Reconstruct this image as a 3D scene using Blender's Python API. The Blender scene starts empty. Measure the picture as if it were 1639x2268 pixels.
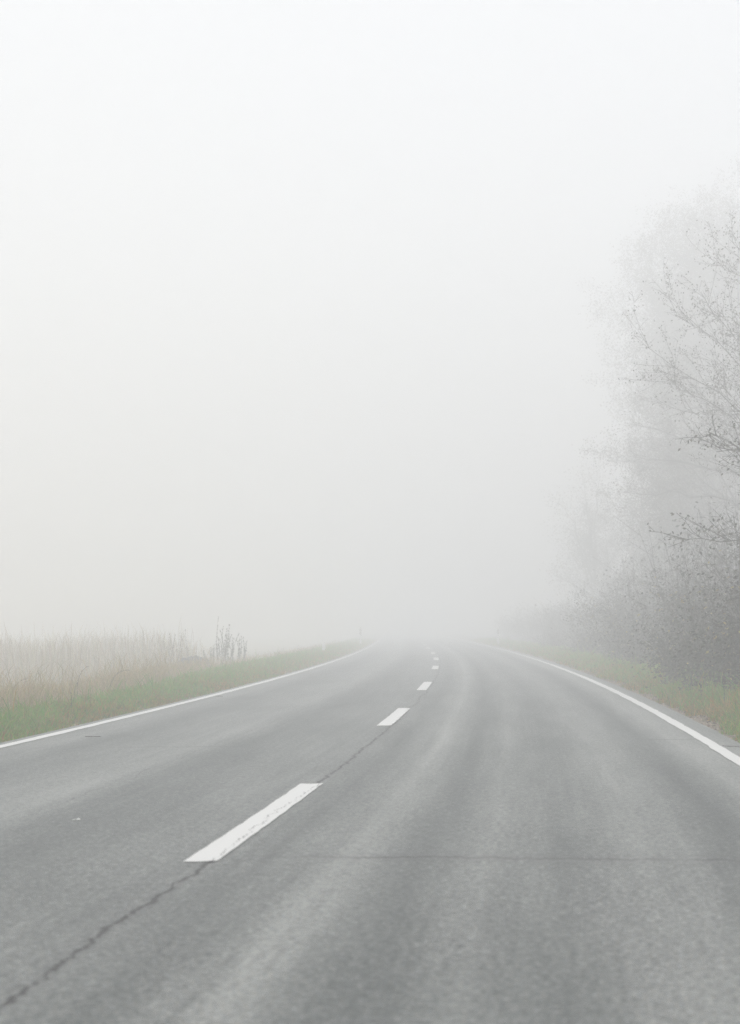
import bpy, math, random
import numpy as np
from mathutils import Vector

# ------------------------------------------------------------------ scene, camera, light
S = bpy.context.scene
COL = S.collection
R = math.radians
S.render.engine = 'CYCLES'

CAM_H = 1.08
HORIZON = 1387.0            # row of the horizon in a 1639 x 2268 picture
FPX = 3815.0
cam = bpy.data.cameras.new('camera')
cam.sensor_fit = 'VERTICAL'
cam.sensor_height = 36.0
cam.lens = FPX / 2268.0 * 36.0
cam.clip_start = 0.1
cam.clip_end = 3000.0
cam.dof.use_dof = True
cam.dof.focus_distance = 21.0
cam.dof.aperture_fstop = 3.2
camo = bpy.data.objects.new('camera', cam)
COL.objects.link(camo)
camo.location = (0, 0, CAM_H)
camo.rotation_euler = (R(90) + math.atan((HORIZON - 1134) / FPX), 0, 0)
S.camera = camo

SUN_EL, SUN_AZ = 77.0, 8.0         # high ahead, spread wide by the fog
W = bpy.data.worlds.new('World')
S.world = W
W.use_nodes = True
wn, wl = W.node_tree.nodes, W.node_tree.links
wn.clear()
sky = wn.new('ShaderNodeTexSky')
sky.sky_type = 'NISHITA'
sky.sun_disc = False
sky.sun_elevation = R(SUN_EL)
sky.sun_rotation = R(SUN_AZ)
sky.air_density = 1.0
sky.dust_density = 2.0
sky.ozone_density = 1.0
hs = wn.new('ShaderNodeHueSaturation')
hs.inputs['Saturation'].default_value = 0.16
bg = wn.new('ShaderNodeBackground')
bg.inputs['Strength'].default_value = 0.12
wo = wn.new('ShaderNodeOutputWorld')
wl.new(sky.outputs[0], hs.inputs['Color'])
wl.new(hs.outputs[0], bg.inputs['Color'])
wl.new(bg.outputs[0], wo.inputs['Surface'])

sun = bpy.data.lights.new('sun', 'SUN')
sun.energy = 1.2
sun.angle = R(40)
sun.color = (1.0, 0.985, 0.96)
suno = bpy.data.objects.new('sun', sun)
COL.objects.link(suno)
suno.rotation_euler = (R(90 - SUN_EL), 0, R(180 - SUN_AZ))

S.view_settings.view_transform = 'Standard'
S.view_settings.look = 'None'
S.view_settings.exposure = 0.92
S.view_settings.gamma = 1.0
cy = S.cycles
cy.max_bounces = 16
cy.volume_bounces = 14
cy.diffuse_bounces = 3
cy.glossy_bounces = 2
cy.transparent_max_bounces = 8
cy.use_denoising = True
cy.denoising_input_passes = 'RGB_ALBEDO_NORMAL'
cy.denoising_prefilter = 'NONE'

FOG_DENSITY = 0.0196

# ------------------------------------------------------------------ helpers
def xc(y):
    """centre line of the road: a long bend to the left"""
    y = np.asarray(y, float)
    yy = np.maximum(y, 0)
    base = 2.473 + .012 * yy - 4.18 * np.exp(-yy / 38.0)
    return base + np.minimum(y, 0) * .122

def tag(o, label=None, cat=None, group=None, kind=None):
    if label: o['label'] = label
    if cat: o['category'] = cat
    if group: o['group'] = group
    if kind: o['kind'] = kind
    return o

def mesh_np(name, verts, polys, colors=None, road=None, smooth=False):
    """polys: list of (N,k) index arrays"""
    me = bpy.data.meshes.new(name)
    verts = np.ascontiguousarray(verts, dtype=np.float32)
    me.vertices.add(len(verts))
    me.vertices.foreach_set('co', verts.ravel())
    loops = np.concatenate([p.ravel() for p in polys]).astype(np.int32)
    sizes = np.concatenate([np.full(len(p), p.shape[1]) for p in polys])
    starts = np.concatenate([[0], np.cumsum(sizes)[:-1]]).astype(np.int32)
    me.loops.add(len(loops))
    me.loops.foreach_set('vertex_index', loops)
    me.polygons.add(len(sizes))
    me.polygons.foreach_set('loop_start', starts)
    if smooth:
        me.polygons.foreach_set('use_smooth', np.ones(len(sizes), dtype=bool))
    if colors is not None:
        a = me.color_attributes.new('col', 'FLOAT_COLOR', 'POINT')
        c = np.ones((len(verts), 4), np.float32)
        c[:, :3] = colors
        a.data.foreach_set('color', c.ravel())
    if road is not None:
        a = me.attributes.new('road', 'FLOAT_VECTOR', 'POINT')
        a.data.foreach_set('vector', np.ascontiguousarray(road, dtype=np.float32).ravel())
    me.update(calc_edges=True)
    me.validate()
    return me

def obj(name, me, mat=None, parent=None):
    o = bpy.data.objects.new(name, me)
    COL.objects.link(o)
    if mat is not None and len(me.materials) == 0:
        me.materials.append(mat)
    if parent is not None:
        o.parent = parent
    return o

def empty(name, loc, rz=0):
    o = bpy.data.objects.new(name, None)
    o.empty_display_size = .3
    COL.objects.link(o)
    o.location = loc
    o.rotation_euler = (0, 0, rz)
    return o

# ------------------------------------------------------------------ node helpers
class NT:
    def __init__(self, name):
        self.m = bpy.data.materials.new(name)
        self.m.use_nodes = True
        self.n, self.l = self.m.node_tree.nodes, self.m.node_tree.links
        self.n.clear()
        self.out = self.n.new('ShaderNodeOutputMaterial')
        self.b = self.n.new('ShaderNodeBsdfPrincipled')
        self.l.new(self.b.outputs[0], self.out.inputs[0])
    def set(self, sock, v):
        if isinstance(v, bpy.types.NodeSocket): self.l.new(v, sock)
        else: sock.default_value = v
    def math(self, op, a, b=0.0, c=0.0, clamp=False):
        n = self.n.new('ShaderNodeMath'); n.operation = op; n.use_clamp = clamp
        self.set(n.inputs[0], a); self.set(n.inputs[1], b); self.set(n.inputs[2], c)
        return n.outputs[0]
    def noise(self, vec, scale, detail=2.0, rough=.5, dim='3D'):
        n = self.n.new('ShaderNodeTexNoise'); n.noise_dimensions = dim
        if dim == '1D': self.set(n.inputs['W'], vec)
        else: self.set(n.inputs['Vector'], vec)
        n.inputs['Scale'].default_value = scale
        n.inputs['Detail'].default_value = detail
        n.inputs['Roughness'].default_value = rough
        return n.outputs[0]
    def xyz(self, a, b, c):
        n = self.n.new('ShaderNodeCombineXYZ')
        for i, v in enumerate((a, b, c)): self.set(n.inputs[i], v)
        return n.outputs[0]
    def sep(self, v):
        n = self.n.new('ShaderNodeSeparateXYZ'); self.set(n.inputs[0], v)
        return n.outputs
    def attr(self, name):
        n = self.n.new('ShaderNodeAttribute'); n.attribute_name = name
        return n
    def mr(self, v, a, b, c, d, smooth=True):
        n = self.n.new('ShaderNodeMapRange')
        if smooth: n.interpolation_type = 'SMOOTHSTEP'
        n.clamp = True
        for i, x in enumerate((v, a, b, c, d)): self.set(n.inputs[i], x)
        return n.outputs[0]
    def mix(self, f, a, b, mode='MIX'):
        n = self.n.new('ShaderNodeMix'); n.data_type = 'RGBA'; n.blend_type = mode
        self.set(n.inputs[0], f)
        self.set(n.inputs[6], a if not isinstance(a, tuple) else (*a, 1))
        self.set(n.inputs[7], b if not isinstance(b, tuple) else (*b, 1))
        return n.outputs[2]
    def ramp(self, f, stops, interp='LINEAR'):
        n = self.n.new('ShaderNodeValToRGB'); self.set(n.inputs[0], f)
        cr = n.color_ramp; cr.interpolation = interp
        while len(cr.elements) < len(stops): cr.elements.new(.5)
        for e, (p, c) in zip(cr.elements, stops):
            e.position = p; e.color = (c, c, c, 1) if not isinstance(c, tuple) else (*c, 1)
        return n.outputs[0]
    def bump(self, h, strength, dist):
        n = self.n.new('ShaderNodeBump')
        n.inputs['Strength'].default_value = strength
        n.inputs['Distance'].default_value = dist
        self.set(n.inputs['Height'], h)
        self.l.new(n.outputs[0], self.b.inputs['Normal'])

def crack_masks(t, u, v, k=1.0):
    """long jagged crack near the centre joint, 0..1"""
    w1 = t.noise(v, 0.55, 0.0, .5, '1D')
    w2 = t.noise(v, 3.6, 2.0, .6, '1D')
    w3 = t.noise(v, 15.0, 3.0, .75, '1D')
    wob = t.math('ADD', t.math('ADD', t.math('MULTIPLY', t.math('SUBTRACT', w1, .5), .06),
                 t.math('MULTIPLY', t.math('SUBTRACT', w2, .5), .08)), t.math('MULTIPLY', t.math('SUBTRACT', w3, .5), .05))
    d = t.math('ABSOLUTE', t.math('SUBTRACT', t.math('SUBTRACT', u, .078), wob))
    wid = t.mr(t.noise(v, 3.1, 3.0, .6, '1D'), .30, .66, .003 * k, .015 * k)
    return t.math('SUBTRACT', 1.0, t.mr(d, t.math('MULTIPLY', wid, .45), t.math('ADD', wid, .004 * k), 0.0, 1.0)), d

# ------------------------------------------------------------------ materials
def mat_asphalt():
    t = NT('asphalt')
    u, v, _ = t.sep(t.attr('road').outputs['Vector'])
    P = t.xyz(u, v, 0.0)
    stretched = t.xyz(t.math('MULTIPLY', u, 1.0), t.math('MULTIPLY', v, .07), 0.0)
    warp = t.math('MULTIPLY', t.math('SUBTRACT', t.noise(stretched, 1.7, 2.0), .5), .12)
    uu = t.math('ADD', u, warp)
    x = t.math('ADD', t.math('MULTIPLY', uu, 1 / 7.2), .5)
    def st(o, c): return (o / 7.2 + .5, c)
    band = t.ramp(x, [st(-3.5, .50), st(-2.95, .56), st(-2.5, .36), st(-2.05, .50), st(-1.45, .60), st(-1.05, .33),
                      st(-.62, .43), st(-.25, .48), st(.12, .47), st(.34, .33), st(.50, .50), st(.60, .52), st(.70, .68), st(.80, .58), st(1.04, .30),
                      st(1.35, .52), st(1.70, .37), st(2.1, .56), st(2.32, .50), st(2.60, .26), st(2.92, .64), st(3.5, .52)])
    big = t.noise(t.xyz(u, t.math('MULTIPLY', v, .35), 0.0), .9, 4.0, .55)
    streak = t.noise(t.xyz(t.math('MULTIPLY', u, 4.0), t.math('MULTIPLY', v, .25), 3.0), 1.6, 4.0, .6)
    fine = t.noise(t.xyz(t.math('MULTIPLY', u, 13.0), t.math('MULTIPLY', v, .16), 7.0), 1.3, 3.0, .6)
    mott = t.noise(P, 9.0, 3.0, .6)
    blot = t.noise(P, 34.0, 3.0, .6)
    grit = t.noise(P, 130.0, 2.0, .7)
    val = t.math('ADD', t.math('MULTIPLY', t.math('SUBTRACT', band, .46), 1.15), .5)
    for n_, k in ((big, .36), (streak, .36), (fine, .22), (mott, .40), (blot, 1.5), (grit, 2.5)):
        val = t.math('ADD', val, t.math('MULTIPLY', t.math('SUBTRACT', n_, .5), k))
    col = t.ramp(val, [(.05, (.034, .040, .040)), (.5, (.109, .117, .113)), (.95, (.290, .296, .284))])
    # warm and cool grains of stone
    tint = t.mix(t.mr(t.noise(P, 60.0, 2.0, .6), .35, .65, 0, 1), (1.04, .99, .92), (.95, 1.0, 1.05))
    col = t.mix(1.0, col, tint, 'MULTIPLY')
    # cracks
    c1, d1 = crack_masks(t, u, v)
    halo = t.math('MULTIPLY', t.math('SUBTRACT', 1.0, t.mr(d1, 0.0, .07, 0, 1)), .25)
    col = t.mix(halo, col, (.075, .075, .075))
    wob2 = t.math('MULTIPLY', t.math('SUBTRACT', t.noise(v, 1.1, 4.0, .6, '1D'), .5), .16)
    d2 = t.math('ABSOLUTE', t.math('SUBTRACT', t.math('ADD', u, 1.33), wob2))
    c2 = t.math('MULTIPLY', t.math('SUBTRACT', 1.0, t.mr(d2, .001, .009, 0, 1)), t.mr(t.noise(v, .6, 2.0, .5, '1D'), .35, .62, 0.0, .55))
    wob3 = t.math('MULTIPLY', t.math('SUBTRACT', t.noise(u, 1.4, 6.0, .70, '1D'), .5), .42)
    v3 = t.math('SUBTRACT', t.math('SUBTRACT', v, 8.17), wob3)
    d3 = t.math('ABSOLUTE', t.math('ADD', v3, t.math('MULTIPLY', u, .02)))
    on = t.math('MULTIPLY', t.mr(u, .05, .95, 0, 1), t.mr(u, 1.9, 3.0, 1.0, .55))
    gap = t.mr(t.noise(u, 1.6, 3.0, .6, '1D'), .30, .60, .25, 1.0)
    c3 = t.math('MULTIPLY', t.math('MULTIPLY', t.math('SUBTRACT', 1.0, t.mr(d3, .008, .034, 0, 1)), on), gap)
    h3 = t.math('MULTIPLY', t.math('MULTIPLY', t.math('SUBTRACT', 1.0, t.mr(d3, .0, .30, 0, 1)), on), .20)
    col = t.mix(h3, col, (.08, .08, .08))
    # a faint joint across the left lane farther on
    d4 = t.math('ABSOLUTE', t.math('SUBTRACT', t.math('SUBTRACT', v, 15.6), t.math('MULTIPLY', t.math('SUBTRACT', t.noise(u, 1.3, 4.0, .6, '1D'), .5), .5)))
    c4 = t.math('MULTIPLY', t.math('SUBTRACT', 1.0, t.mr(d4, .01, .06, 0, 1)), t.math('MULTIPLY', t.mr(u, -2.4, -1.9, 0, .5), t.mr(u, -1.4, -.8, 1, 0)))
    # a tar streak by the right edge line
    d5 = t.math('ABSOLUTE', t.math('SUBTRACT', v, 16.7))
    c5 = t.math('MULTIPLY', t.math('SUBTRACT', 1.0, t.mr(d5, .01, .06, 0, 1)), t.math('MULTIPLY', t.mr(u, 2.55, 2.75, 0, .6), t.mr(u, 3.1, 3.17, 1, 0)))
    cr = t.math('MAXIMUM', t.math('MAXIMUM', t.math('MULTIPLY', c1, .92), c2), t.math('MAXIMUM', t.math('MULTIPLY', c3, .8), t.math('MAXIMUM', c4, c5)))
    col = t.mix(cr, col, (.018, .018, .018))
    t.set(t.b.inputs['Base Color'], col)
    t.set(t.b.inputs['Roughness'], t.mr(grit, .3, .7, .62, .82))
    t.b.inputs['Specular IOR Level'].default_value = .45
    h = t.math('SUBTRACT', t.math('ADD', grit, t.math('MULTIPLY', blot, .6)), t.math('MULTIPLY', cr, 2.0))
    t.bump(h, .5, .004)
    return t.m

def mat_paint(crack=True):
    t = NT('road_paint' if crack else 'edge_paint')
    u, v, _ = t.sep(t.attr('road').outputs['Vector'])
    P = t.xyz(u, v, 0.0)
    wear = t.math('MULTIPLY', t.noise(P, 14.0, 5.0, .7), t.mr(t.noise(P, 1.2, 2.0), .3, .7, .8, 1.12))
    col = t.mix(t.mr(wear, .60, .78, 0, .45), (.56, .56, .545), (.30, .30, .285))
    col = t.mix(t.mr(t.noise(P, 160.0, 2.0, .7), .58, .80, 0, .35), col, (.52, .52, .50))
    streaks = t.noise(t.xyz(t.math('MULTIPLY', u, 20.0), t.math('MULTIPLY', v, .6), 0.0), 3.0, 2.0)
    col = t.mix(t.mr(streaks, .5, .8, 0, .12), col, (.45, .45, .44))
    if crack:
        c1, _ = crack_masks(t, u, v, .32)
        brk = t.mr(t.noise(v, 5.0, 3.0, .6, '1D'), .30, .52, .25, .95)
        col = t.mix(t.math('MULTIPLY', c1, brk), col, (.06, .06, .06))
    t.set(t.b.inputs['Base Color'], col)
    t.b.inputs['Roughness'].default_value = .6
    t.bump(t.noise(P, 130.0, 2.0, .7), .3, .003)
    return t.m

def mat_ground():
    t = NT('soil')
    u, v, _ = t.sep(t.attr('road').outputs['Vector'])
    P = t.xyz(u, v, 0.0)
    a = t.math('ABSOLUTE', u)
    n1 = t.noise(P, 1.3, 5.0, .6)
    n2 = t.noise(P, 22.0, 4.0, .65)
    grassy = t.mix(t.mr(n1, .35, .65, 0, 1), (.050, .095, .022), (.12, .105, .045))
    field = t.mix(t.mr(t.noise(P, .35, 4.0, .6), .35, .65, 0, 1), (.19, .19, .105), (.38, .32, .215))
    earth = t.mix(t.mr(n2, .3, .7, 0, 1), (.10, .075, .05), t.mix(t.mr(u, -1.0, 1.0, 0, 1), (.17, .125, .085), (.34, .26, .185)))
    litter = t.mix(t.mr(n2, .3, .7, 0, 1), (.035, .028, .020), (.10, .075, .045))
    edge = t.mr(t.math('ADD', a, t.math('MULTIPLY', t.math('SUBTRACT', n1, .5), .7)), 3.65, 4.0, 0, 1)
    col = t.mix(edge, earth, grassy)
    col = t.mix(t.mr(t.math('ADD', u, t.math('MULTIPLY', n1, 1.0)), -4.2, -5.0, 0, 1), col, field)
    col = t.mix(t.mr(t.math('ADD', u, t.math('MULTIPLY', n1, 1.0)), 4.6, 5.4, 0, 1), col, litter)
    col = t.mix(t.mr(t.noise(P, 90.0, 3.0, .7), .35, .7, 0, .45), col, (.05, .042, .03))
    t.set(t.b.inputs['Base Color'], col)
    t.b.inputs['Roughness'].default_value = .95
    t.bump(t.math('ADD', n2, t.noise(P, 90.0, 3.0, .7)), .8, .02)
    return t.m

def mat_attr(name, rough=.7, trans=0.0):
    """plant material: colour comes from each blade or leaf, with fine mottling"""
    t = NT(name)
    a = t.attr('col').outputs['Color']
    g = t.n.new('ShaderNodeNewGeometry').outputs['Position']
    col = t.mix(t.mr(t.noise(g, 40.0, 3.0, .6), .3, .7, 0, .5), a, t.mix(1.0, a, (.62, .60, .55), 'MULTIPLY'))
    t.set(t.b.inputs['Base Color'], col)
    t.b.inputs['Roughness'].default_value = rough
    t.b.inputs['Specular IOR Level'].default_value = .25
    if trans:
        tr = t.n.new('ShaderNodeBsdfTranslucent'); t.set(tr.inputs[0], col)
        mx = t.n.new('ShaderNodeMixShader'); mx.inputs[0].default_value = trans
        t.l.new(t.b.outputs[0], mx.inputs[1]); t.l.new(tr.outputs[0], mx.inputs[2])
        t.l.new(mx.outputs[0], t.out.inputs[0])
    return t.m

def mat_bark():
    t = NT('bark')
    g = t.n.new('ShaderNodeTexCoord').outputs['Object']
    n1 = t.noise(g, 18.0, 5.0, .65)
    col = t.mix(t.mr(n1, .3, .7, 0, 1), (.030, .026, .022), (.105, .092, .078))
    t.set(t.b.inputs['Base Color'], col)
    t.b.inputs['Roughness'].default_value = .9
    t.bump(n1, .7, .02)
    return t.m

def mat_plain(name, c1, c2, scale, rough=.7, bump=.0):
    t = NT(name)
    g = t.n.new('ShaderNodeTexCoord').outputs['Object']
    n1 = t.noise(g, scale, 4.0, .6)
    t.set(t.b.inputs['Base Color'], t.mix(t.mr(n1, .35, .65, 0, 1), c1, c2))
    t.b.inputs['Roughness'].default_value = rough
    if bump: t.bump(n1, .6, bump)
    return t.m

M_ASPHALT, M_PAINT, M_EDGE, M_SOIL = mat_asphalt(), mat_paint(True), mat_paint(False), mat_ground()
M_GRASS, M_LEAF, M_BARK = mat_attr('grass_blade', .65, .38), mat_attr('leaf', .6, .22), mat_bark()
M_STRAW = mat_attr('dry_stalk', .7, .48)
M_STONE = mat_attr('stone', .9)

# ------------------------------------------------------------------ ground and road
def ysteps():
    return np.concatenate([np.arange(-60, -2, 2.0), np.arange(-2, 60, .35), np.arange(60, 140, 1.0), np.arange(140, 461, 8.0)])

def wave(x, y, k=1.0):
    return (np.sin(x * 1.7 * k + y * .63 * k) + np.sin(x * .9 * k - y * 1.13 * k + 1.7) + np.sin(x * 2.9 * k + y * 1.9 * k + .6) * .5) / 2.5

def verge_shift(y):
    # the left verge widens farther along the road
    t_ = np.clip((np.asarray(y, float) - 22) / 22, 0, 1)
    return t_ * t_ * (3 - 2 * t_) * .95

def ground_z(off, y):
    off = np.asarray(off, float)
    off = np.where(off < -4.0, np.minimum(-4.0, off + verge_shift(y)), off)
    pts = [(-420, -.95), (-40, -.85), (-20, -.70), (-9.0, -.60), (-7.2, -.52), (-6.2, -.38), (-5.2, -.10), (-4.55, .03), (-4.2, .03), (-3.75, -.015),
           (-3.55, -.05), (-3.3, -.08), (3.3, -.08), (3.6, -.05), (3.8, -.012), (4.3, .03), (5.6, .06), (7.5, .0), (14, .15), (40, .4), (420, .6)]
    z = np.interp(off, [p[0] for p in pts], [p[1] for p in pts])
    a = np.clip((np.abs(off) - 3.7) / 1.2, 0, 1)
    return z + a * .035 * wave(off, np.asarray(y, float), 1.6)

offs = np.concatenate([[-420, -250, -140, -80, -50, -35], np.arange(-28, -9, 1.5), np.arange(-9, -3.2, .25), [-3.2, 0, 3.2],
                       np.arange(3.4, 9, .25), np.arange(9, 30, 1.5), [35, 50, 80, 140, 250, 420]])
ys = ysteps()
OO, YY = np.meshgrid(offs, ys)
def sheet(O, Y, Z):
    ny, nx = O.shape
    v = np.stack([xc(Y) + O, Y, Z], -1).reshape(-1, 3)
    i = np.arange(ny * nx).reshape(ny, nx)
    q = np.stack([i[:-1, :-1], i[:-1, 1:], i[1:, 1:], i[1:, :-1]], -1).reshape(-1, 4)
    return v, q, np.stack([O, Y, np.zeros_like(O)], -1).reshape(-1, 3)
v, q, ra = sheet(OO, YY, ground_z(OO, YY))
ground = obj('ground', mesh_np('ground', v, [q], road=ra, smooth=True), M_SOIL)
tag(ground, kind='structure')

rng = np.random.default_rng(7)
ro = np.array([-3.50, -3.42, -3.3, -2.4, -1.2, 0, 1.2, 2.4, 3.3, 3.52, 3.62])
OO, YY = np.meshgrid(ro, ysteps())
OO = OO.copy()
jit = .05 * wave(ys * 3.1, ys * 1.7) + .03 * rng.normal(size=len(ys))
OO[:, 0] += np.clip(jit, -.08, .05)
OO[:, -1] += np.clip(.06 * wave(ys * 2.3, ys * 4.1) + .025 * rng.normal(size=len(ys)), -.08, .1)
ZZ = .0 - .012 * (OO / 3.3) ** 2
ZZ[:, 0] -= .07; ZZ[:, -1] -= .07
v, q, ra = sheet(OO, YY, ZZ)
road = obj('road', mesh_np('road', v, [q], road=ra, smooth=True), M_ASPHALT)
tag(road, kind='structure')

def strip(name, o0, o1, y0, y1, mat, n=None, ragged=.0022, label=None):
    n = n or max(4, int((y1 - y0) / .12))
    yy = np.linspace(y0, y1, n)
    O = np.stack([np.full(n, o0) + rng.normal(size=n) * ragged, np.full(n, (o0 + o1) / 2), np.full(n, o1) + rng.normal(size=n) * ragged], 1)
    Y = np.repeat(yy[:, None], 3, 1)
    Y[0] += rng.normal(size=3) * .02; Y[-1] += rng.normal(size=3) * .02
    Z = -.012 * (O / 3.3) ** 2 + .005
    v, q, ra = sheet(O, Y, Z)
    o = obj(name, mesh_np(name, v, [q], road=ra), mat, road)
    if label: o['label'] = label
    return o
yl = ysteps()
for o0 in (-3.30, 3.17):
    O = np.stack([np.full(len(yl), o0), np.full(len(yl), o0 + .06), np.full(len(yl), o0 + .122)], 1)
    O[:, 0] += rng.normal(size=len(yl)) * .004; O[:, 2] += rng.normal(size=len(yl)) * .004
    v, q, ra = sheet(O, np.repeat(yl[:, None], 3, 1), -.012 * (O / 3.3) ** 2 + .005)
    obj('edge_line', mesh_np('edge_line', v, [q], road=ra), M_EDGE, road)
for (y0, y1, w, dx) in ((8.0, 11.92, .150, .04), (18.8, 22.8, .160, .0), (29.2, 33.5, .165, -.02), (43.4, 47.3, .165, -.04), (55.0, 59.6, .165, -.04),
                    (67.6, 71.7, .165, -.10), (83.4, 89.0, .165, -.18), (98, 102, .165, -.2), (111, 115, .165, -.2), (-6, -2.5, .15, 0)):
    strip('centre_dash', dx - w / 2, dx + w / 2, y0, y1, M_PAINT)

# ------------------------------------------------------------------ plant geometry
def pick(rs, pal, n):
    pal = [(np.array(c), w) for c, w in pal]
    w = np.array([p[1] for p in pal], float); w /= w.sum()
    k = rs.choice(len(pal), n, p=w)
    c = np.stack([p[0] for p in pal])[k]
    return c * rs.uniform(.7, 1.3, (n, 1)) * rs.uniform(.92, 1.08, (n, 3))

def blades(name, P, H, Wd, lean, C, rs, mat=None, kind=None, plume=0.0, parent=None, twist=None):
    """curved grass blades; P (n,3), H heights, Wd widths, lean fraction of the height"""
    n = len(P)
    a = rs.uniform(0, 2 * math.pi, n) if twist is None else twist
    d = np.stack([np.cos(a), np.sin(a), np.zeros(n)], 1)
    b = rs.uniform(0, 2 * math.pi, n)
    s = np.stack([np.cos(b), np.sin(b), np.zeros(n)], 1) * (Wd / 2)[:, None]
    L = (H * lean)[:, None]
    up = np.array([0, 0, 1.0])
    m1 = P + d * L * .18 + up * (H * .5)[:, None]
    m2 = P + d * L * .55 + up * (H * .84)[:, None]
    tp = P + d * L * 1.05 + up * (H * 1.0)[:, None]
    k = 1 + plume
    V = np.stack([P - s, P + s, m1 - s * .9, m1 + s * .9, m2 - s * .6 * k, m2 + s * .6 * k, tp], 1).reshape(-1, 3)
    i = np.arange(n)[:, None] * 7
    Q = np.concatenate([i + [[0, 1, 3, 2]], i + [[2, 3, 5, 4]]], 0)
    T = i + [[4, 5, 6]]
    return mesh_np(name, V, [Q, T], colors=np.repeat(C, 7, 0))

def tubes(segs, sides):
    """segs (n,8): p0 p1 r0 r1"""
    s = np.asarray(segs, float)
    p0, p1, r0, r1 = s[:, :3], s[:, 3:6], s[:, 6], s[:, 7]
    d = p1 - p0
    d /= np.linalg.norm(d, axis=1)[:, None] + 1e-9
    ref = np.where(np.abs(d[:, 2:3]) > .9, np.array([[1.0, 0, 0]]), np.array([[0, 0, 1.0]]))
    a = np.cross(d, ref); a /= np.linalg.norm(a, axis=1)[:, None] + 1e-9
    b = np.cross(d, a)
    th = np.arange(sides) / sides * 2 * math.pi
    ring = a[:, None] * np.cos(th)[None, :, None] + b[:, None] * np.sin(th)[None, :, None]
    V = np.concatenate([p0[:, None] + ring * r0[:, None, None], p1[:, None] + ring * r1[:, None, None]], 1).reshape(-1, 3)
    i = np.arange(len(s))[:, None] * (2 * sides)
    qs = []
    for k in range(sides):
        k2 = (k + 1) % sides
        qs.append(i + np.array([[k, k2, sides + k2, sides + k]]))
    return V, np.concatenate(qs, 0)

def join(parts):
    Vs, Qs, o = [], [], 0
    for V, Q in parts:
        Vs.append(V); Qs.append(Q + o); o += len(V)
    return np.concatenate(Vs), np.concatenate(Qs)

def wood_mesh(name, segs):
    s = np.asarray(segs, float)
    big = s[:, 6] > .03
    parts = []
    if big.any(): parts.append(tubes(s[big], 8))
    if (~big).any(): parts.append(tubes(s[~big], 3))
    V, Q = join(parts)
    return mesh_np(name, V, [Q], smooth=True)

def leaf_mesh(name, P, D, size, C, rs):
    """pointed leaves of two quads folded along the midrib"""
    n = len(P)
    D = D / (np.linalg.norm(D, axis=1)[:, None] + 1e-9)
    s = np.cross(D, rs.normal(size=(n, 3))); s /= np.linalg.norm(s, axis=1)[:, None] + 1e-9
    nn = np.cross(D, s)
    L = size[:, None]
    tip = P + D * L - nn * L * .10
    mid = P + D * L * .5 + nn * L * .04
    l = P + D * L * .45 + s * L * .26 - nn * L * .04
    r = P + D * L * .45 - s * L * .26 - nn * L * .04
    V = np.stack([P, l, mid, r, tip], 1).reshape(-1, 3)
    i = np.arange(n)[:, None] * 5
    T = np.concatenate([i + [[0, 2, 1]], i + [[0, 3, 2]], i + [[1, 2, 4]], i + [[2, 3, 4]]], 0)
    return mesh_np(name, V, [T], colors=np.repeat(C, 5, 0))

class Grow:
    def __init__(self, seed):
        self.r = random.Random(seed)
        self.rs = np.random.default_rng(seed)
        self.segs, self.lp, self.ld = [], [], []
    def branch(self, p, d, length, rad, level, par):
        r = self.r
        n = max(3, int(length / par['seg'][level]))
        step = length / n
        p = Vector(p); d = Vector(d).normalized()
        last = level == par['levels']
        for i in range(n):
            t0, t1 = i / n, (i + 1) / n
            w = par['wig'][level]
            d = (d + Vector((r.gauss(0, w), r.gauss(0, w), r.gauss(0, w) + par['up'][level]))).normalized()
            q = p + d * step
            self.segs.append((*p, *q, max(rad * (1 - t0) ** .8, par['rmin']), max(rad * (1 - t1) ** .8, par['rmin'] * .8)))
            if not last and t1 > par['bare'][level]:
                k = par['kids'][level]
                m = int(k) + (1 if r.random() < k - int(k) else 0)
                for _ in range(m):
                    ax = d.orthogonal().normalized()
                    ang = r.uniform(0, 2 * math.pi)
                    side = (ax * math.cos(ang) + d.cross(ax) * math.sin(ang)).normalized()
                    spread = math.radians(r.uniform(*par['ang']))
                    cd = d * math.cos(spread) + side * math.sin(spread)
                    cl = length * par['ratio'][level] * (1.05 - .65 * t1) * r.uniform(.6, 1.25)
                    if cl > .08:
                        self.branch(p + (q - p) * r.random(), cd, cl, max(rad * (1 - t0) * .5, par['rmin']), level + 1, par)
            if level >= par['leaf_from'] and t1 > .25:
                m = par['leaves'][level - par['leaf_from']]
                m = int(m) + (1 if r.random() < m - int(m) else 0)
                for _ in range(m):
                    g = par['scat']
                    self.lp.append((q.x + r.gauss(0, g), q.y + r.gauss(0, g), q.z + r.gauss(0, g)))
                    self.ld.append((d.x * .5 + r.gauss(0, .6), d.y * .5 + r.gauss(0, .6), r.gauss(-.5, .5)))
            p = q
    def wood(self, name): return wood_mesh(name, self.segs)
    def leaves(self, name, lo, hi, pal, keep=1.0, thin=0.0):
        P, D = np.array(self.lp), np.array(self.ld)
        if thin:
            k = self.rs.random(len(P)) < np.clip(1.0 - thin * P[:, 2], .05, 1)
            P, D = P[k], D[k]
        if keep < 1:
            k = self.rs.random(len(P)) < keep
            P, D = P[k], D[k]
        n = len(P)
        return leaf_mesh(name, P, D, self.rs.uniform(lo, hi, n), pick(self.rs, pal, n), self.rs)

BROWN = [((.105, .094, .078), 4), ((.13, .115, .085), 3), ((.085, .090, .066), 3)]
THICKET = [((.040, .037, .027), 6), ((.058, .050, .033), 4), ((.036, .046, .024), 3)]
YELLOW = [((.46, .36, .08), 3), ((.40, .34, .12), 2)]

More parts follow.
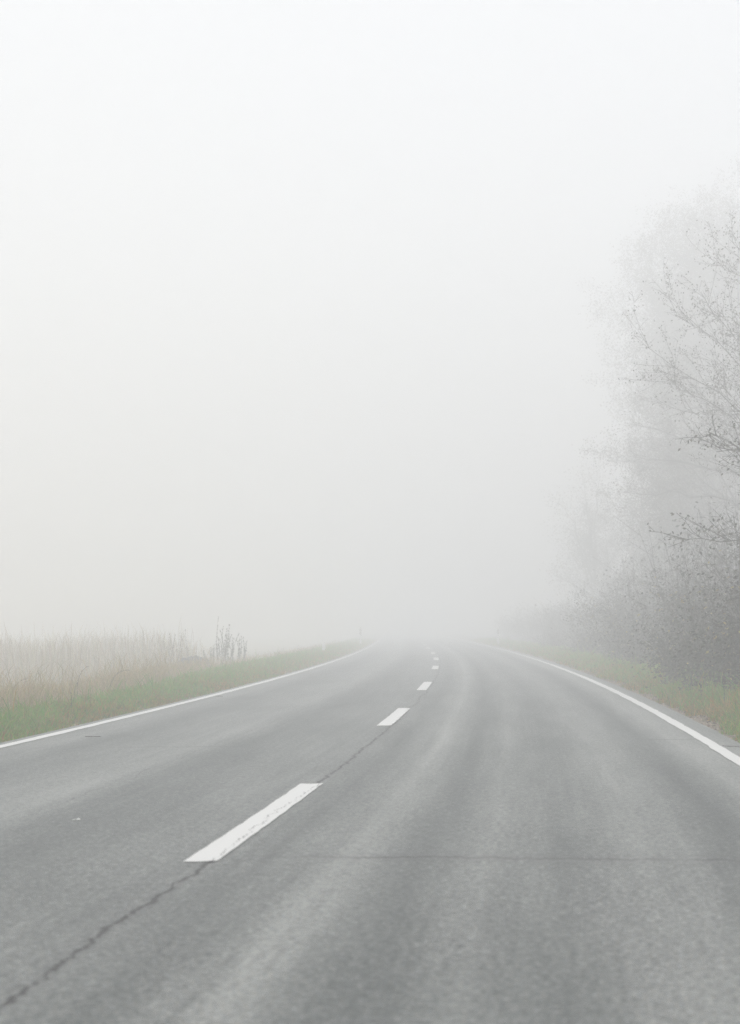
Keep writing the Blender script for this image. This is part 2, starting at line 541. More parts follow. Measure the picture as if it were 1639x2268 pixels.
# ------------------------------------------------------------------ the verge: grass, straw, gravel
def on_ground(off, y, dz=0.0):
    return np.stack([xc(y) + off, y, ground_z(off, y) + dz], 1)

def depth_sample(rs, n, y0, y1, p=1.0):
    """more blades close by"""
    u = rs.random(n)
    a, b = y0 ** -p, y1 ** -p
    return (a + u * (b - a)) ** (-1 / p)

GREEN = [((.120, .340, .018), 5), ((.180, .350, .024), 4), ((.32, .32, .040), 2.5), ((.28, .17, .05), 1.0), ((.38, .33, .15), .8)]
RUST = [((.40, .235, .030), 4), ((.32, .25, .030), 3), ((.36, .26, .11), 2), ((.09, .19, .028), 3)]
STRAW = [((.50, .41, .27), 5), ((.44, .36, .20), 4), ((.34, .31, .15), 2), ((.56, .47, .33), 2)]

rs = np.random.default_rng(21)
def verge(side, n, ext):
    y = depth_sample(rs, n, 9.0, 135.0, .8)
    u = rs.random(n)
    ext = np.where(side < 0, rs.uniform(.55, 1.0, n) + verge_shift(y), ext)
    ext = np.where((side > 0) & (y < 31), 1.0, np.where((side > 0) & (y < 60), 1.45, ext))
    off = (3.47 if side < 0 else 3.66) + u * ext + (.10 if side < 0 else .17) * wave(y * 1.9, y * .7) * (1 - u)
    clump = .8 * wave(off * 2.3, y * 2.1, 1.5) + .8 * wave(off * 5, y * 6, 1.3) + .5 * wave(off * 9, y * 13 + 2, 1.1)
    keep = rs.random(n) < np.clip(.30 + .60 * clump + u * .9, .05, 1)
    y, off, clump, u = y[keep], off[keep], clump[keep], u[keep]
    m = len(y)
    H = rs.uniform(.04, .125, m) * np.clip(1 + .55 * clump, .3, 1.9) * (.62 if side < 0 else .9) * (.45 + 1.0 * np.minimum(u * 2.0, 1)) + .012
    H = H * np.where(rs.random(m) < .02, 2.4, 1)
    rust = rs.random(m) < np.clip(.66 - u * 1.0 + .55 * wave(off * .7 + 3, y * .9, 1.2) + .3 * wave(off * 4, y * 5 + 1, 1.2), .06, .95)
    C = np.where(rust[:, None], pick(rs, RUST, m), pick(rs, GREEN, m))
    thin = off < 4.3
    P = on_ground(side * off, y, -.005)
    return blades('verge_grass', P, H, rs.uniform(.004, .009, m) * (1 + y / 60), rs.uniform(.2, 1.1, m), C, rs)
g1 = obj('verge_grass', verge(-1, 260000, 2.0), M_GRASS)
tag(g1, 'green and rust grass on the verge left of the road', 'grass', kind='stuff')
g2 = obj('verge_grass', verge(1, 230000, 2.0), M_GRASS)
tag(g2, 'green and rust grass on the verge right of the road', 'grass', kind='stuff')

# dry tall grass down the slope of the left verge
n = 90000
y = depth_sample(rs, n, 14, 110, 1.0)
off = -4.35 - verge_shift(y) - rs.beta(1.2, 1.7, n) * 2.4
k = rs.random(n) < np.clip(.55 + .6 * wave(off * 1.1, y * .8, 1.3), .12, 1) * np.where(y > 40, .35, 1)
y, off = y[k], off[k]; n = len(y)
tall = rs.random(n) < .08
H = np.where(tall, rs.uniform(.35, .70, n), rs.uniform(.12, .40, n)) * np.where(y > 45, .55, 1)
mesh = blades('dry_grass', on_ground(off, y, -.01), H, rs.uniform(.003, .006, n) * (1 + y / 60), rs.uniform(.15, .9, n), pick(rs, STRAW, n), rs, plume=.2)
tag(obj('dry_grass', mesh, M_STRAW), 'thin straw coloured grass on the slope below the left verge', 'grass', kind='stuff')

# short pale meadow between the slope and the reeds
n = 60000
y = rs.uniform(22, 66, n); off = -7.0 - rs.random(n) ** 1.2 * 9
H = rs.uniform(.06, .22, n)
MEADOW = [((.24, .28, .12), 4), ((.34, .33, .18), 4), ((.45, .38, .25), 3)]
tag(obj('meadow_grass', blades('meadow_grass', on_ground(off, y, -.01), H, rs.uniform(.006, .012, n), rs.uniform(.3, 1, n), pick(rs, MEADOW, n), rs), M_STRAW),
    'short pale meadow grass in front of the reeds', 'grass', kind='stuff')

# reed bed
n = 19000
y = rs.uniform(42, 78, n)
off = -6.9 - .16 * np.maximum(56 - y, 0) - rs.random(n) ** 1.3 * 17
k = (rs.random(n) < np.clip(.60 + .5 * wave(off * .8, y * .7, 1.2), .1, 1)) & (rs.random(n) < np.clip((-6.2 - off - np.maximum(y - 52, 0) * .30) * .5 + .35, 0, 1))
y, off = y[k], off[k]; n = len(y)
H = rs.normal(1.16, .24, n) + .18 * wave(off * .6, y * .5) + .10 * wave(off * 3, y * 2.4) + (rs.random(n) < .07) * rs.uniform(.15, .5, n)
H = np.clip(H, .4, 2.0) * np.clip(.45 + (-6.0 - off - np.maximum(y - 54, 0) * .25) * .28, .45, 1)
REED = [((.54, .47, .36), 5), ((.46, .41, .31), 4), ((.60, .55, .45), 3), ((.34, .31, .24), 1)]
tag(obj('reeds', blades('reeds', on_ground(off, y, -.02), H, rs.uniform(.006, .012, n), rs.uniform(.02, .30, n), pick(rs, REED, n), rs, plume=.9), M_STRAW),
    'tall dry beige reeds fading into the fog left of the road', 'reeds', kind='stuff')

# loose gravel, crumbs and fallen leaves along the asphalt edges
n = 9000
y = depth_sample(rs, n, 10, 70, 1.1)
side = np.where(rs.random(n) < .15, -1, 1)
off = side * (3.53 + np.abs(rs.normal(0, .17, n)))
sz = rs.uniform(.004, .013, n) * (1 + (rs.random(n) < .04) * 1.6)
c = on_ground(off, y, .0); c[:, 2] += sz * .3
octv = np.array([[1, 0, 0], [-1, 0, 0], [0, 1, 0], [0, -1, 0], [0, 0, .7], [0, 0, -.7]], float)
V = (c[:, None] + octv[None] * sz[:, None, None] * rs.uniform(.6, 1.3, (n, 6, 1))).reshape(-1, 3)
i = np.arange(n)[:, None] * 6
T = np.concatenate([i + np.array([t]) for t in ((0, 2, 4), (2, 1, 4), (1, 3, 4), (3, 0, 4), (2, 0, 5), (1, 2, 5), (3, 1, 5), (0, 3, 5))], 0)
STONE = [((.34, .28, .21), 4), ((.24, .20, .16), 3), ((.45, .40, .33), 2), ((.12, .085, .055), 3)]
tag(obj('gravel', mesh_np('gravel', V, [T], colors=np.repeat(pick(rs, STONE, n), 6, 0)), M_STONE),
    'tan grit and gravel along the edges of the asphalt', 'gravel', kind='stuff')

n = 5000
y = depth_sample(rs, n, 10, 60, 1.0)
side = np.where(rs.random(n) < .35, -1, 1)
off = side * (3.6 + rs.gamma(2.0, .28, n))
P = on_ground(off, y, .012)
D = np.stack([rs.normal(size=n), rs.normal(size=n), rs.normal(0, .25, n)], 1)
LIT = [((.15, .085, .045), 4), ((.24, .15, .07), 2), ((.07, .05, .035), 3)]
tag(obj('leaf_litter', leaf_mesh('leaf_litter', P, D, rs.uniform(.02, .05, n), pick(rs, LIT, n), rs), M_LEAF),
    'brown fallen leaves along the edges of the road', 'fallen leaves', kind='stuff')

# ------------------------------------------------------------------ trees on the right
def at(u, v_, Z):
    """a point from picture position (1639 x 2268) and real distance ahead"""
    return Vector(((u - 819.5) * Z / FPX, Z, CAM_H + (HORIZON - v_) * Z / FPX))

TREE = dict(levels=3, seg=[.55, .40, .22, .13], wig=[.05, .10, .13, .16], up=[.02, .05, .05, .0], bare=[.25, .22, .15, 0],
            kids=[1.6, 1.5, 1.25], ratio=[.5, .42, .40], ang=(28, 58), leaf_from=2, leaves=[.35, .95], scat=.05, rmin=.0035)

def bare_tree(name, base, height, seed, label, par=None, rad=.17, pal=BROWN, lo=.04, hi=.075, limbs=(), lean=(0, 0), keep=1.0):
    p = dict(TREE); p.update(par or {})
    root = empty(name, base)
    tag(root, label, 'tree', 'trees at the edge of the wood')
    g = Grow(seed)
    g.branch((0, 0, -.1), (lean[0], lean[1], 1), height, rad, 0, p)
    for (tgt, h0, r0, bow) in limbs:
        # a limb led from the trunk to a target, with its own side branches
        a = Vector((lean[0] * h0, lean[1] * h0, h0)); b = Vector(tgt) - Vector(base)
        pts = []
        m = 9
        for i in range(m + 1):
            t_ = i / m
            q_ = a.lerp(b, t_) + Vector((0, 0, math.sin(math.pi * t_) * bow))
            if 0 < i < m: q_ += Vector((g.r.gauss(0, .07), g.r.gauss(0, .07), g.r.gauss(0, .08)))
            pts.append(q_)
        for i in range(m):
            t_ = i / m
            g.segs.append((*pts[i], *pts[i + 1], max(r0 * (1 - t_) ** .8, .006), max(r0 * (1 - t_ - 1 / m) ** .8, .005)))
            if t_ > .2:
                d = (pts[i + 1] - pts[i]).normalized()
                L = (b - a).length
                for _ in range(3):
                    side = Vector((g.r.gauss(0, 1), g.r.gauss(0, 1), g.r.gauss(.35, 1)))
                    cd = (d * 1.1 + (side - d * side.dot(d)).normalized() * g.r.uniform(.5, 1.0)).normalized()
                    g.branch(pts[i].lerp(pts[i + 1], g.r.random()), cd, L * .34 * (1.15 - .6 * t_) * g.r.uniform(.5, 1.2), max(r0 * .4 * (1 - t_), .006), 2, p)
    obj('trunk', g.wood('trunk'), M_BARK, root)
    if g.lp: obj('crown', g.leaves('crown', lo, hi, pal, keep), M_LEAF, root)
    return root

def rp(off, y): return (float(xc(y)) + off, y, float(ground_z(off, y)))

# near tree just outside the right edge, its branch tips hang into the picture
b1 = rp(9.2, 38.0)
lims = []
for (u, v_, Z, h0, r0, bow) in ((1440, 765, 37.2, 3.3, .026, .35), (1500, 690, 38.4, 4.0, .024, .4), (1560, 640, 37.8, 4.6, .024, .3), (1590, 560, 39.6, 5.5, .022, .3),
                                (1480, 830, 39.0, 3.0, .022, .3), (1520, 900, 37.2, 2.6, .02, .3), (1625, 520, 39.0, 5.6, .02, .2), (1540, 965, 38.4, 2.4, .018, .3),
                                (1600, 700, 35.4, 3.8, .02, .3), (1585, 830, 35.4, 3.0, .02, .3)):
    lims.append((at(u, v_, Z), h0, r0, bow))
bare_tree('broadleaf_tree', b1, 7.6, 11, 'nearest tree on the right, dark drooping leaves on thin branches at the picture edge',
          par=dict(leaves=[.8, 1.2], kids=[1.3, 1.2, 1.15], scat=.07), rad=.11, limbs=lims, lo=.04, hi=.065)
# low branches of the closest tree
b0 = rp(6.3, 24.5)
lims = [(at(1572, 955, 23.6), 2.2, .03, .2), (at(1515, 1195, 23.8), 1.3, .025, .35), (at(1590, 1000, 24.2), 2.0, .028, .2)]
bare_tree('sapling', b0, 3.4, 12, 'slender sapling by the right edge with two low twigs of hanging leaves',
          par=dict(leaves=[.4, 1.0], kids=[.35, .8, 1.0], ratio=[.30, .4, .4]), rad=.04, lean=(.12, 0), limbs=lims, lo=.045, hi=.07, keep=.8)
# bare spreading tree with long level limbs
b3 = rp(12.2, 62.0)
lims = [(at(1400, 1010, 61), 5.8, .065, .25), (at(1385, 935, 62), 6.6, .055, .1), (at(1380, 1090, 60), 5.2, .05, .15), (at(1440, 1150, 61), 4.4, .045, .1), (at(1420, 880, 63), 7.6, .045, .2)]
bare_tree('spreading_tree', b3, 11.5, 13, 'bare tree with long level grey limbs reaching left towards the road',
          par=dict(leaves=[.25, .5], kids=[1.7, 1.5, 1.3]), rad=.15, limbs=lims, lo=.05, hi=.08)
# tall pale tree farther on
b2 = rp(18.0, 100.0)
lims = [(at(1368, 690, 99), 8.5, .07, .6), (at(1375, 800, 100), 7.4, .06, .5), (at(1420, 560, 100), 11.5, .06, .5), (at(1385, 930, 99), 6.0, .055, .5),
        (at(1500, 480, 100), 14.0, .06, .4), (at(1580, 445, 101), 15.5, .055, .3), (at(1395, 620, 102), 10.0, .055, .5), (at(1450, 520, 98), 12.8, .055, .5),
        (at(1530, 600, 96), 11.0, .05, .4), (at(1450, 720, 96), 8.4, .05, .4), (at(1390, 1000, 100), 5.0, .05, .4), (at(1470, 860, 96), 6.6, .05, .4),
        (at(1450, 640, 103), 10.0, .05, .4), (at(1610, 560, 97), 13.0, .05, .4), (at(1430, 840, 102), 7.0, .05, .4)]
bare_tree('tall_tree', b2, 23.0, 14, 'tallest tree, broad pale crown rising highest on the right and half lost in fog',
          par=dict(leaves=[2.4, 3.2], kids=[1.6, 1.5, 1.3], scat=.28), rad=.26, limbs=lims, lo=.09, hi=.15)
b4 = rp(10.8, 110.0)
lims = [(at(1245, 1110, 109), 3.4, .06, .4), (at(1270, 1200, 108), 2.6, .05, .3), (at(1290, 1050, 110), 4.6, .06, .4), (at(1225, 1270, 109), 2.0, .05, .3), (at(1300, 1120, 107), 3.8, .06, .3), (at(1330, 1010, 110), 5.4, .05, .3)]
bare_tree('small_tree', b4, 8.0, 15, 'low twiggy tree standing left of and beyond the tallest one',
          par=dict(leaves=[.8, 1.1], kids=[2.2, 1.6, 1.3], scat=.25, ang=(40, 80), ratio=[.62, .45, .42]), rad=.07, limbs=lims, lo=.09, hi=.14)

for off, yy_, hh, sd, lab in ((9.6, 66.0, 8.0, 91, 'young bare tree with dense fine twigs, first behind the level limbs'),
                              (12.6, 76.0, 12.0, 92, 'young bare tree deep in the misty wood, half hidden below the tallest tree'),
                              (10.4, 84.0, 9.0, 93, 'young bare tree with a rounded twiggy top just left of the tallest tree'),
                              (15.5, 90.0, 13.0, 94, 'slim young tree close beside the trunk of the tallest tree'),
                              (10.8, 101.0, 7.5, 95, 'short misty young tree in front of the low twiggy tree')):
    bare_tree('young_tree', rp(off, yy_), hh, sd, lab, rad=.08, lo=.06, hi=.10,
              par=dict(leaves=[2.2, 2.8], scat=.20, kids=[2.8, 1.9, 1.4], bare=[.12, .15, .1, 0], ratio=[.48, .45, .42], ang=(25, 60)))

# ------------------------------------------------------------------ shrubs on the right
SHRUB = dict(levels=2, seg=[.28, .18, .11], wig=[.10, .16, .2], up=[.03, .02, -.01], bare=[.12, .1, 0],
             kids=[1.5, 1.5], ratio=[.46, .5], ang=(25, 65), leaf_from=1, leaves=[3.0, 3.8], scat=.12, rmin=.003)
def shrub_meshes(seed, h, spread, n, pal, lo, hi, yellow=0.0, par=None):
    p = dict(SHRUB); p.update(par or {})
    g = Grow(seed)
    for k in range(n):
        a = k / n * 2 * math.pi + g.r.uniform(-.4, .4)
        e = g.r.uniform(.05, 1.0)
        d = (math.cos(a) * e * spread, math.sin(a) * e * spread, 1)
        g.branch((math.cos(a) * .25 * e, math.sin(a) * .25 * e, -.05), d, h * g.r.uniform(.55, 1.05), .016, 0, p)
    wood = g.wood('stems')
    pl = list(pal) + ([(c, w * yellow) for c, w in YELLOW] if yellow else [])
    # a skirt of dead leaves and short shoots at the foot
    m = 1500
    a = g.rs.uniform(0, 2 * math.pi, m); rr = np.sqrt(g.rs.random(m)) * h * spread * .42
    for x_, y_, z_ in zip(np.cos(a) * rr, np.sin(a) * rr, g.rs.beta(1, 2.2, m) * .7):
        g.lp.append((x_, y_, z_ + .02)); g.ld.append(tuple(g.rs.normal(size=3) + (0, 0, .3)))
    return wood, g.leaves('foliage', lo, hi, pl, thin=1.25 / h)
proto = [shrub_meshes(31, 2.4, .75, 17, THICKET, .04, .075, .07),
         shrub_meshes(32, 3.2, .55, 17, THICKET, .045, .08, .10),
         shrub_meshes(33, 1.5, .95, 15, THICKET, .035, .065, .03),
         shrub_meshes(34, 3.8, .5, 18, THICKET, .05, .09, .04, dict(leaves=[.8, 1.3]))]

def place_shrub(k, off, y, rz, sc, label, sink=.0):
    bx, by, bz = rp(off, y)
    root = empty('roadside_shrub', (bx, by, bz - sink), rz)
    root.scale = sc if isinstance(sc, tuple) else (sc, sc, sc)
    tag(root, label, 'shrub', 'shrubs along the right verge')
    obj('stems', proto[k][0], M_BARK, root)
    obj('foliage', proto[k][1], M_LEAF, root)
    return root
SH = [
    (2, 4.45, 28.8, .3, (.8, .8, .75), 'low brown shrub whose left side ends sharply against the bright grass'),
    (0, 4.95, 30.2, 1.9, (1.0, 1.0, .82), 'waist-high brown thicket shrub just behind the low one beside the grass'),
    (0, 4.75, 26.2, 4.0, (1.0, 1.0, .85), 'dense grey brown shrub above the nearest patch of green verge on the right'),
    (1, 4.95, 23.4, 2.2, (1.0, 1.0, .8), 'nearest shrub at the right picture edge, sprinkled with yellow leaves'),
    (1, 6.4, 27.6, .9, (1.2, 1.2, .92), 'tall shrub with scattered yellow leaves behind the front thicket'),
    (3, 7.4, 31.5, 3.3, (1.1, 1.1, .9), 'high dark shrub under the drooping branches of the nearest tree'),
    (0, 5.4, 41.0, 5.1, (1.1, 1.1, .85), 'grey shrub at the back of the first bright strip of right-hand grass'),
    (1, 5.6, 35.0, 1.2, (1.05, 1.05, .85), 'upright shrub between the front thicket and the bright strip of grass'),
    (3, 6.9, 45.5, 2.7, (1.00, 1.00, 0.80), 'high grey shrub under the long level limbs of the bare tree'),
    (0, 5.4, 48.5, 3.9, (1.05, 1.05, 0.84), 'rounded shrub at the foot of the bare level-limbed tree'),
    (1, 6.0, 55.0, .4, (1.10, 1.10, 0.88), 'upright faint shrub left of the tallest tree'),
    (2, 5.2, 60.0, 5.5, (1.00, 1.00, 0.75), 'low spreading faint shrub at the grass edge before the low twiggy tree'),
    (0, 6.4, 67.0, 2.0, (1.00, 1.00, 0.70), 'pale shrub at the foot of the low twiggy tree'),
    (2, 5.4, 77.0, 1.0, (1.20, 1.20, 0.75), 'low misty bush beyond the low twiggy tree'),
    (0, 7.0, 87.0, 4.6, (1.00, 1.00, 0.60), 'misty shrub, last but one along the right verge'),
    (2, 7.4, 103.0, 3.0, 1.1, 'faintest shrub, farthest along the right verge'),
]
for k, off, y, rz, sc, lab in SH:
    place_shrub(k, off, y, rz, sc, lab)

# undergrowth of the wood behind, one tangle of stems and leaves
rs = np.random.default_rng(77)
n = 4400
y = rs.uniform(20, 140, n); off = 6.3 + rs.random(n) ** 1.25 * 19
Hh = (2.6 + 1.6 * (wave(off * .35, y * .3) + .3) + rs.uniform(-.4, .8, n)) * np.clip(1.15 - y / 400, .5, 1.2)
Hh = np.clip(Hh, .8, 5.5) * np.clip(1.0 - (y - 34) / 110, .62, 1)
P = on_ground(off, y)
tops = P + np.stack([rs.normal(0, .5, n), rs.normal(0, .5, n), Hh], 1)
mids = (P + tops) / 2 + rs.normal(0, .15, (n, 3))
sg = np.concatenate([np.concatenate([P, mids, np.full((n, 1), .018), np.full((n, 1), .011)], 1),
                     np.concatenate([mids, tops, np.full((n, 1), .011), np.full((n, 1), .004)], 1)], 0)
tw = 5
idx = np.repeat(np.arange(n), tw); tt = rs.uniform(.3, .95, len(idx))[:, None]
st = P[idx] + (tops[idx] - P[idx]) * tt
en = st + np.stack([rs.normal(0, .5, len(idx)), rs.normal(0, .5, len(idx)), rs.uniform(.1, .7, len(idx))], 1)
sg = np.concatenate([sg, np.concatenate([st, en, np.full((len(idx), 1), .006), np.full((len(idx), 1), .003)], 1)], 0)
und = obj('undergrowth', wood_mesh('undergrowth', sg), M_BARK)
tag(und, 'dark tangle of thin stems filling the wood behind the roadside shrubs', 'undergrowth', kind='stuff')
m = 150000
idx = rs.integers(0, n, m); idx = idx[rs.random(m) < np.clip(1.5 - y[idx] / 60, .25, 1)]; m = len(idx); tt = rs.random(m)[:, None] ** 1.25
LP = P[idx] + (tops[idx] - P[idx]) * tt + rs.normal(0, .28, (m, 3))
LP[:, 2] = np.maximum(LP[:, 2], .03)
LD = rs.normal(size=(m, 3)); LD[:, 2] -= .4
tag(obj('undergrowth_leaves', leaf_mesh('undergrowth_leaves', LP, LD, rs.uniform(.07, .14, m), pick(rs, THICKET, m), rs), M_LEAF),
    'dull brown green leaf mass of the wood behind the roadside shrubs', 'foliage', kind='stuff')

# ------------------------------------------------------------------ single weeds on both verges
def weed(name, base, h, seed, label, kind_, group=None, lean=(.1, 0), pal=None, n=1, leaves=30, spread=.2, droop=0.0, r=.004, lsz=(.02, .04)):
    root = empty(name, base)
    tag(root, label, kind_, group)
    g = random.Random(seed); rs_ = np.random.default_rng(seed)
    for k in range(n):
        segs, LP_, LD_ = [], [], []
        hh = h * (1 if n == 1 else g.uniform(.55, 1.0))
        p = Vector((g.uniform(-spread, spread), g.uniform(-spread, spread), -.03)) if n > 1 else Vector((0, 0, -.03))
        d = Vector((lean[0] + g.gauss(0, .08), lean[1] + g.gauss(0, .08), 1)).normalized()
        m_ = 9
        for i in range(m_):
            t_ = i / m_
            d = (d + Vector((g.gauss(0, .05) + droop * lean[0] * t_ * 4, g.gauss(0, .05), -droop * t_ * .9))).normalized()
            q_ = p + d * (hh / m_)
            segs.append((*p, *q_, r * (1 - .7 * t_), r * (1 - .7 * (t_ + 1 / m_))))
            if t_ > .3:
                for _ in range(leaves):
                    LP_.append(tuple(p.lerp(q_, g.random())))
                    LD_.append((d.x + g.gauss(0, .5), d.y + g.gauss(0, .5), d.z + g.gauss(0, .4)))
            p = q_
        # one stem with its own small leaves or seeds is one part
        V, Q = tubes(segs, 4)
        n_ = len(LP_)
        lm = leaf_mesh('tmp', np.array(LP_), np.array(LD_), rs_.uniform(*lsz, n_), pick(rs_, pal or BROWN, n_), rs_)
        lv = np.empty(len(lm.vertices) * 3); lm.vertices.foreach_get('co', lv); lv = lv.reshape(-1, 3)
        lc = np.empty(len(lm.vertices) * 4); lm.color_attributes['col'].data.foreach_get('color', lc)
        T = np.array([tuple(pl.vertices) for pl in lm.polygons]) + len(V)
        bpy.data.meshes.remove(lm)
        me = mesh_np('stem', np.concatenate([V, lv]), [Q, T], colors=np.concatenate([np.full((len(V), 3), .07), lc.reshape(-1, 4)[:, :3]]))
        me.materials.append(M_BARK); me.materials.append(M_LEAF)
        me.polygons.foreach_set('material_index', np.concatenate([np.zeros(len(Q)), np.ones(len(T))]).astype(np.int32)[:len(me.polygons)])
        obj('stem', me, None, root)
    return root
def wp(u, Z, off=None):
    x = (u - 819.5) * Z / FPX
    o = x - float(xc(Z))
    return (x, Z, float(ground_z(o, Z)))
DARKWEED = [((.075, .085, .075), 4), ((.11, .11, .09), 2)]
TAN = [((.17, .13, .09), 3), ((.24, .18, .12), 2)]
weed('dock_stalk', wp(164, 20.6), .34, 51, 'dark upright dock stalk with knotted seed head rising from the left verge', 'weed', lean=(-.22, 0), leaves=7, lsz=(.012, .022), pal=[((.06, .03, .025), 1)])
weed('drooping_grass', wp(18, 21.5), .62, 52, 'long grass stem with hooked drooping head at the far left edge', 'weed', 'seed stems on the left slope', lean=(.08, 0), droop=.35, leaves=4, lsz=(.015, .03), pal=TAN, r=.003)
weed('drooping_grass', wp(176, 24.0), .62, 53, 'tan drooping seed stem behind the dark dock stalk', 'weed', 'seed stems on the left slope', lean=(.12, 0), droop=.3, leaves=5, lsz=(.015, .03), pal=TAN, r=.003)
weed('drooping_grass', wp(240, 25.5), .60, 54, 'rightmost tan drooping seed stem on the left slope', 'weed', 'seed stems on the left slope', lean=(.2, 0), droop=.3, leaves=5, lsz=(.015, .03), pal=TAN, r=.003)
weed('drooping_grass', wp(92, 24.5), .58, 55, 'tan seed stem between the hooked stem and the dock stalk', 'weed', 'seed stems on the left slope', lean=(-.1, 0), droop=.25, leaves=5, lsz=(.015, .03), pal=TAN, r=.003)

# dark spiky weed clump beyond the reeds, each spike a thing
grp = 'dark spikes beyond the reeds'
weed('weed_clump', wp(512, 53.0), .95, 62, 'loose clump of thin dark weeds right of the tall dark spikes', 'weed', None, lean=(.05, 0), n=22, spread=.42, leaves=6, pal=DARKWEED, lsz=(.03, .06), r=.005)
weed('weed_clump', wp(463, 51.5), .9, 63, 'small clump of dark weeds left of the tall dark spikes', 'weed', None, lean=(0, 0), n=10, spread=.22, leaves=6, pal=DARKWEED, lsz=(.03, .06), r=.005)
weed('weed_spike', wp(485, 52.0), 1.62, 64, 'tallest thin dark weed spike among those beyond the reeds', 'weed', None, lean=(.0, 0), leaves=9, pal=DARKWEED, lsz=(.025, .05), r=.009)
weed('weed_clump', wp(497, 51.8), 1.36, 65, 'thick leafy dark weed right beside the tallest spike', 'weed', None, lean=(.0, 0), n=12, spread=.15, leaves=8, pal=DARKWEED, lsz=(.03, .055), r=.007)
weed('seedy_weed', wp(398, 47.0), 1.45, 66, 'thin branching weed with tiny leaves rising above the right end of the reeds', 'weed', None, lean=(.05, 0), n=14, spread=.35, leaves=5, pal=[((.14, .12, .10), 2), ((.20, .16, .12), 1)], lsz=(.02, .045), r=.004)
# stray weeds before the right thicket
weed('dead_weed', wp(1605, 21.4), .55, 71, 'dead brown weed leaning from the right verge at the picture edge', 'weed', None, lean=(-.28, 0), leaves=5, pal=[((.07, .035, .03), 1)], lsz=(.015, .03), r=.004)
weed('dead_weed', wp(1552, 24.0), .30, 72, 'short dead weed with one dark flag leaf before the right thicket', 'weed', None, lean=(-.15, 0), leaves=3, pal=[((.04, .035, .03), 1)], lsz=(.03, .06), r=.003)

# ------------------------------------------------------------------ small things
def box_np(x0, x1, y0, y1, z0, z1):
    V = np.array([(x, y, z) for z in (z0, z1) for x, y in ((x0, y0), (x1, y0), (x1, y1), (x0, y1))], float)
    Q = np.array([(0, 3, 2, 1), (4, 5, 6, 7), (0, 1, 5, 4), (1, 2, 6, 5), (2, 3, 7, 6), (3, 0, 4, 7)])
    return V, Q
M_POST = mat_plain('white_plastic', (.78, .78, .76), (.66, .66, .63), 9.0, .5)
M_BLACK = mat_plain('black_band', (.16, .16, .16), (.22, .22, .22), 9.0, .5)
M_REFL = mat_plain('reflector', (.75, .72, .62), (.60, .60, .56), 60.0, .2)
def prism(profile, z0, z1, slope=0.0):
    """rounded triangular post section from z0 to z1"""
    n_ = len(profile)
    V = np.array([(x, y_, z0) for x, y_ in profile] + [(x, y_, z1 + slope * y_) for x, y_ in profile], float)
    i_ = np.arange(n_)
    Q = np.stack([i_, (i_ + 1) % n_, n_ + (i_ + 1) % n_, n_ + i_], 1)
    return V, Q, np.arange(n_)[::-1][None], (np.arange(n_) + n_)[None]
PROF = [(-.055, -.03), (-.045, -.045), (.045, -.045), (.055, -.03), (.022, .055), (.008, .065), (-.008, .065), (-.022, .055)]
def delineator(off, y, label):
    bx, by, bz = rp(off, y)
    root = empty('delineator_post', (bx, by, bz))
    tag(root, label, 'marker post', 'roadside delineator posts')
    for nm, mat, z0, z1, k in (('post', M_POST, -.1, .62, 1.0), ('band', M_BLACK, .62, .87, 1.004), ('cap', M_POST, .87, 1.0, 1.0)):
        pr = [(x * k, y_ * k) for x, y_ in PROF]
        V, Q, b_, t_ = prism(pr, z0, z1, .9 if nm == 'cap' else 0)
        obj(nm, mesh_np(nm, V, [Q, b_, t_]), mat, root)
    V, Q = box_np(-.022, .022, -.052, -.0465, .66, .83)
    obj('reflector', mesh_np('reflector', V, [Q]), M_REFL, root)
root = empty('marker_stake', rp(-4.55, 70.5))
tag(root, 'short white marker stake standing in the grass of the left verge', 'marker stake')
V, Q, b_, t_ = prism([(x * 1.25, y_ * 1.25) for x, y_ in PROF], -.1, .36, .5)
obj('post', mesh_np('post', V, [Q, b_, t_]), M_POST, root)
V, Q = box_np(-.03, .03, -.064, -.0575, .16, .24)
obj('reflector', mesh_np('reflector', V, [Q]), M_REFL, root)
delineator(-3.95, 101.0, 'faint white marker post with a dark band on the left verge')
delineator(4.1, 101.0, 'faint white marker post with a dark band on the right verge')

# a scrap of white litter on the edge of the left verge
rs = np.random.default_rng(5)
gx, gy = np.meshgrid(np.linspace(-.13, .13, 9), np.linspace(-.06, .06, 6))
gz = .05 + .035 * np.sin(gx * 22 + .4) * np.cos(gy * 30) + rs.normal(0, .006, gx.shape) + gx * .16
v_ = np.stack([gx, gy + .04 * gx, gz], -1)
def thick(vv, th):
    ny, nx = vv.shape[:2]
    top = vv.reshape(-1, 3); bot = top - np.array([0, 0, th])
    i = np.arange(ny * nx).reshape(ny, nx)
    q1 = np.stack([i[:-1, :-1], i[:-1, 1:], i[1:, 1:], i[1:, :-1]], -1).reshape(-1, 4)
    rim = np.concatenate([i[0, :], i[1:, -1], i[-1, -2::-1], i[-2:0:-1, 0]])
    r2 = np.roll(rim, -1)
    n_ = ny * nx
    return np.concatenate([top, bot]), [q1, q1[:, ::-1] + n_, np.stack([rim, rim + n_, r2 + n_, r2], 1)]
def flat_thing(name, loc, vv, th, mat, label, cat, rz=0):
    V, Qs = thick(vv, th)
    o = obj(name, mesh_np(name, V, Qs), mat)
    o.location = loc; o.rotation_euler = (0, 0, rz)
    return tag(o, label, cat)
lx = wp(577, 54.0)
flat_thing('litter_scrap', (lx[0], lx[1], lx[2] + .05), v_, .004, M_POST, 'small crumpled white scrap of litter on the left grass edge', 'litter', .3)
x_ = (176 - 819.5) * 9.7 / FPX
flat_thing('paper_scrap', (x_, 9.7, .0), (v_ * np.array([.16, .14, .12]) + np.array([0, 0, -.001])), .001, M_POST, 'tiny white scrap lying on the left lane of the road', 'litter', .2)

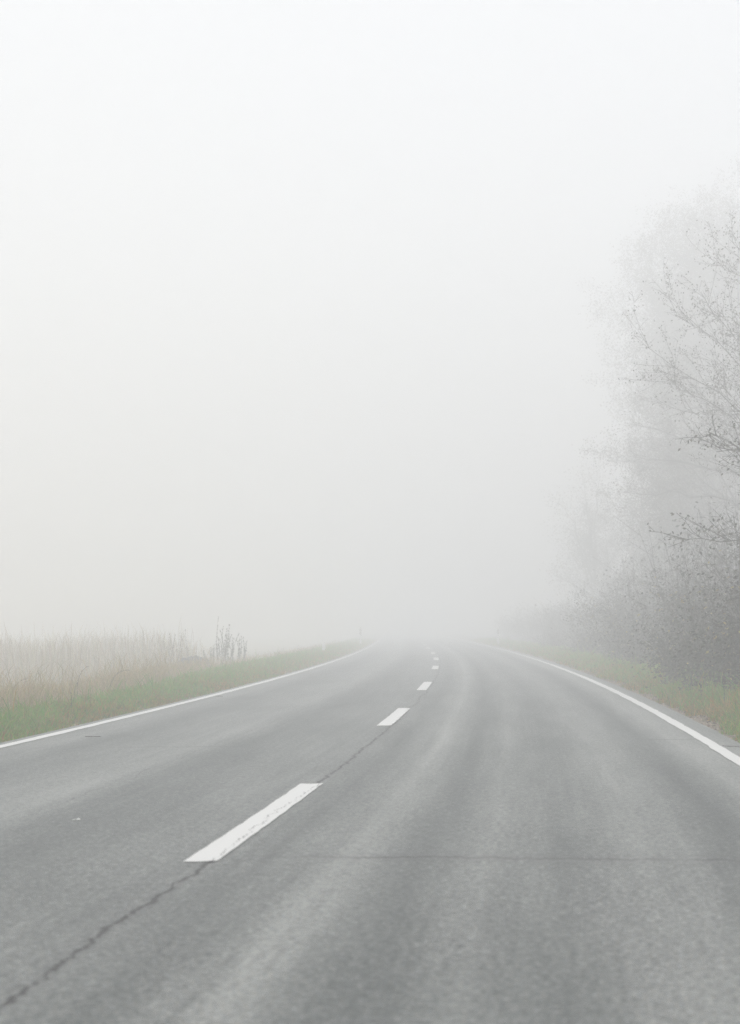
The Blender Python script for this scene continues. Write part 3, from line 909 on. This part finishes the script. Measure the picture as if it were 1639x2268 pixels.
# dark mound at the end of the reeds
gx, gy = np.meshgrid(np.linspace(-1, 1, 26), np.linspace(-1, 1, 16))
hz = np.clip(1 - gx ** 2 - gy ** 2, 0, 1) ** .6
hz = hz * (.30 + .05 * wave(gx * 5, gy * 6, 1.4)) + rs.normal(0, .012, gx.shape) * (hz > 0)
vv = np.stack([gx * .55 + .04 * wave(gy * 4, gx * 3), gy * .5, hz - .02], -1)
M_EARTH = mat_plain('dark_earth', (.06, .07, .09), (.12, .135, .165), 14.0, .95, .03)
mx = wp(432, 46.5)
mo = flat_thing('earth_mound', (mx[0], mx[1], mx[2] + .19), vv, .45, M_EARTH, 'low dark bluish grey mound at the right end of the reeds', 'mound', .5)

# twigs dropped on the road
def twig(x, y, ln, rz, label, seed):
    g = random.Random(seed)
    segs = []; p = Vector((-ln / 2, 0, .005))
    for i in range(6):
        q_ = p + Vector((ln / 6, g.gauss(0, ln * .03), 0))
        segs.append((*p, *q_, .0035, .003)); p = q_
    segs.append((*segs[3][:3], segs[3][0] + ln * .12, segs[3][1] + ln * .10, .006, .003, .002))
    V, Q = tubes(segs, 5)
    o = obj('twig', mesh_np('twig', V, [Q]), M_BARK)
    o.location = (x, y, -.01); o.rotation_euler = (0, 0, rz)
    tag(o, label, 'twig')
twig((210 - 819.5) * 17.1 / FPX, 17.1, .15, .1, 'thin dark twig lying on the left lane near the white edge line', 81)
twig((487 - 819.5) * 26.9 / FPX, 26.9, .12, -.2, 'small dark twig lying on the white line at the left of the road', 82)
twig((1620 - 819.5) * 15.7 / FPX, 15.7, .26, -.9, 'dark twig on the gravel beside the right edge of the road', 83)

# ------------------------------------------------------------------ fog
V, Q = box_np(-440, 440, -62, 462, -3.0, 29.0)
hz = obj('haze', mesh_np('haze', V, [Q]))
fm = bpy.data.materials.new('fog')
fm.use_nodes = True
fn = fm.node_tree.nodes; fn.clear()
fo = fn.new('ShaderNodeOutputMaterial')
pv = fn.new('ShaderNodeVolumePrincipled')
pv.inputs['Color'].default_value = (.9935, .9972, .9985, 1)
pv.inputs['Density'].default_value = FOG_DENSITY
pv.inputs['Anisotropy'].default_value = .15
fm.node_tree.links.new(pv.outputs[0], fo.inputs['Volume'])
hz.data.materials.append(fm)
tag(hz, 'pale even fog lying over the road', 'fog', kind='stuff')
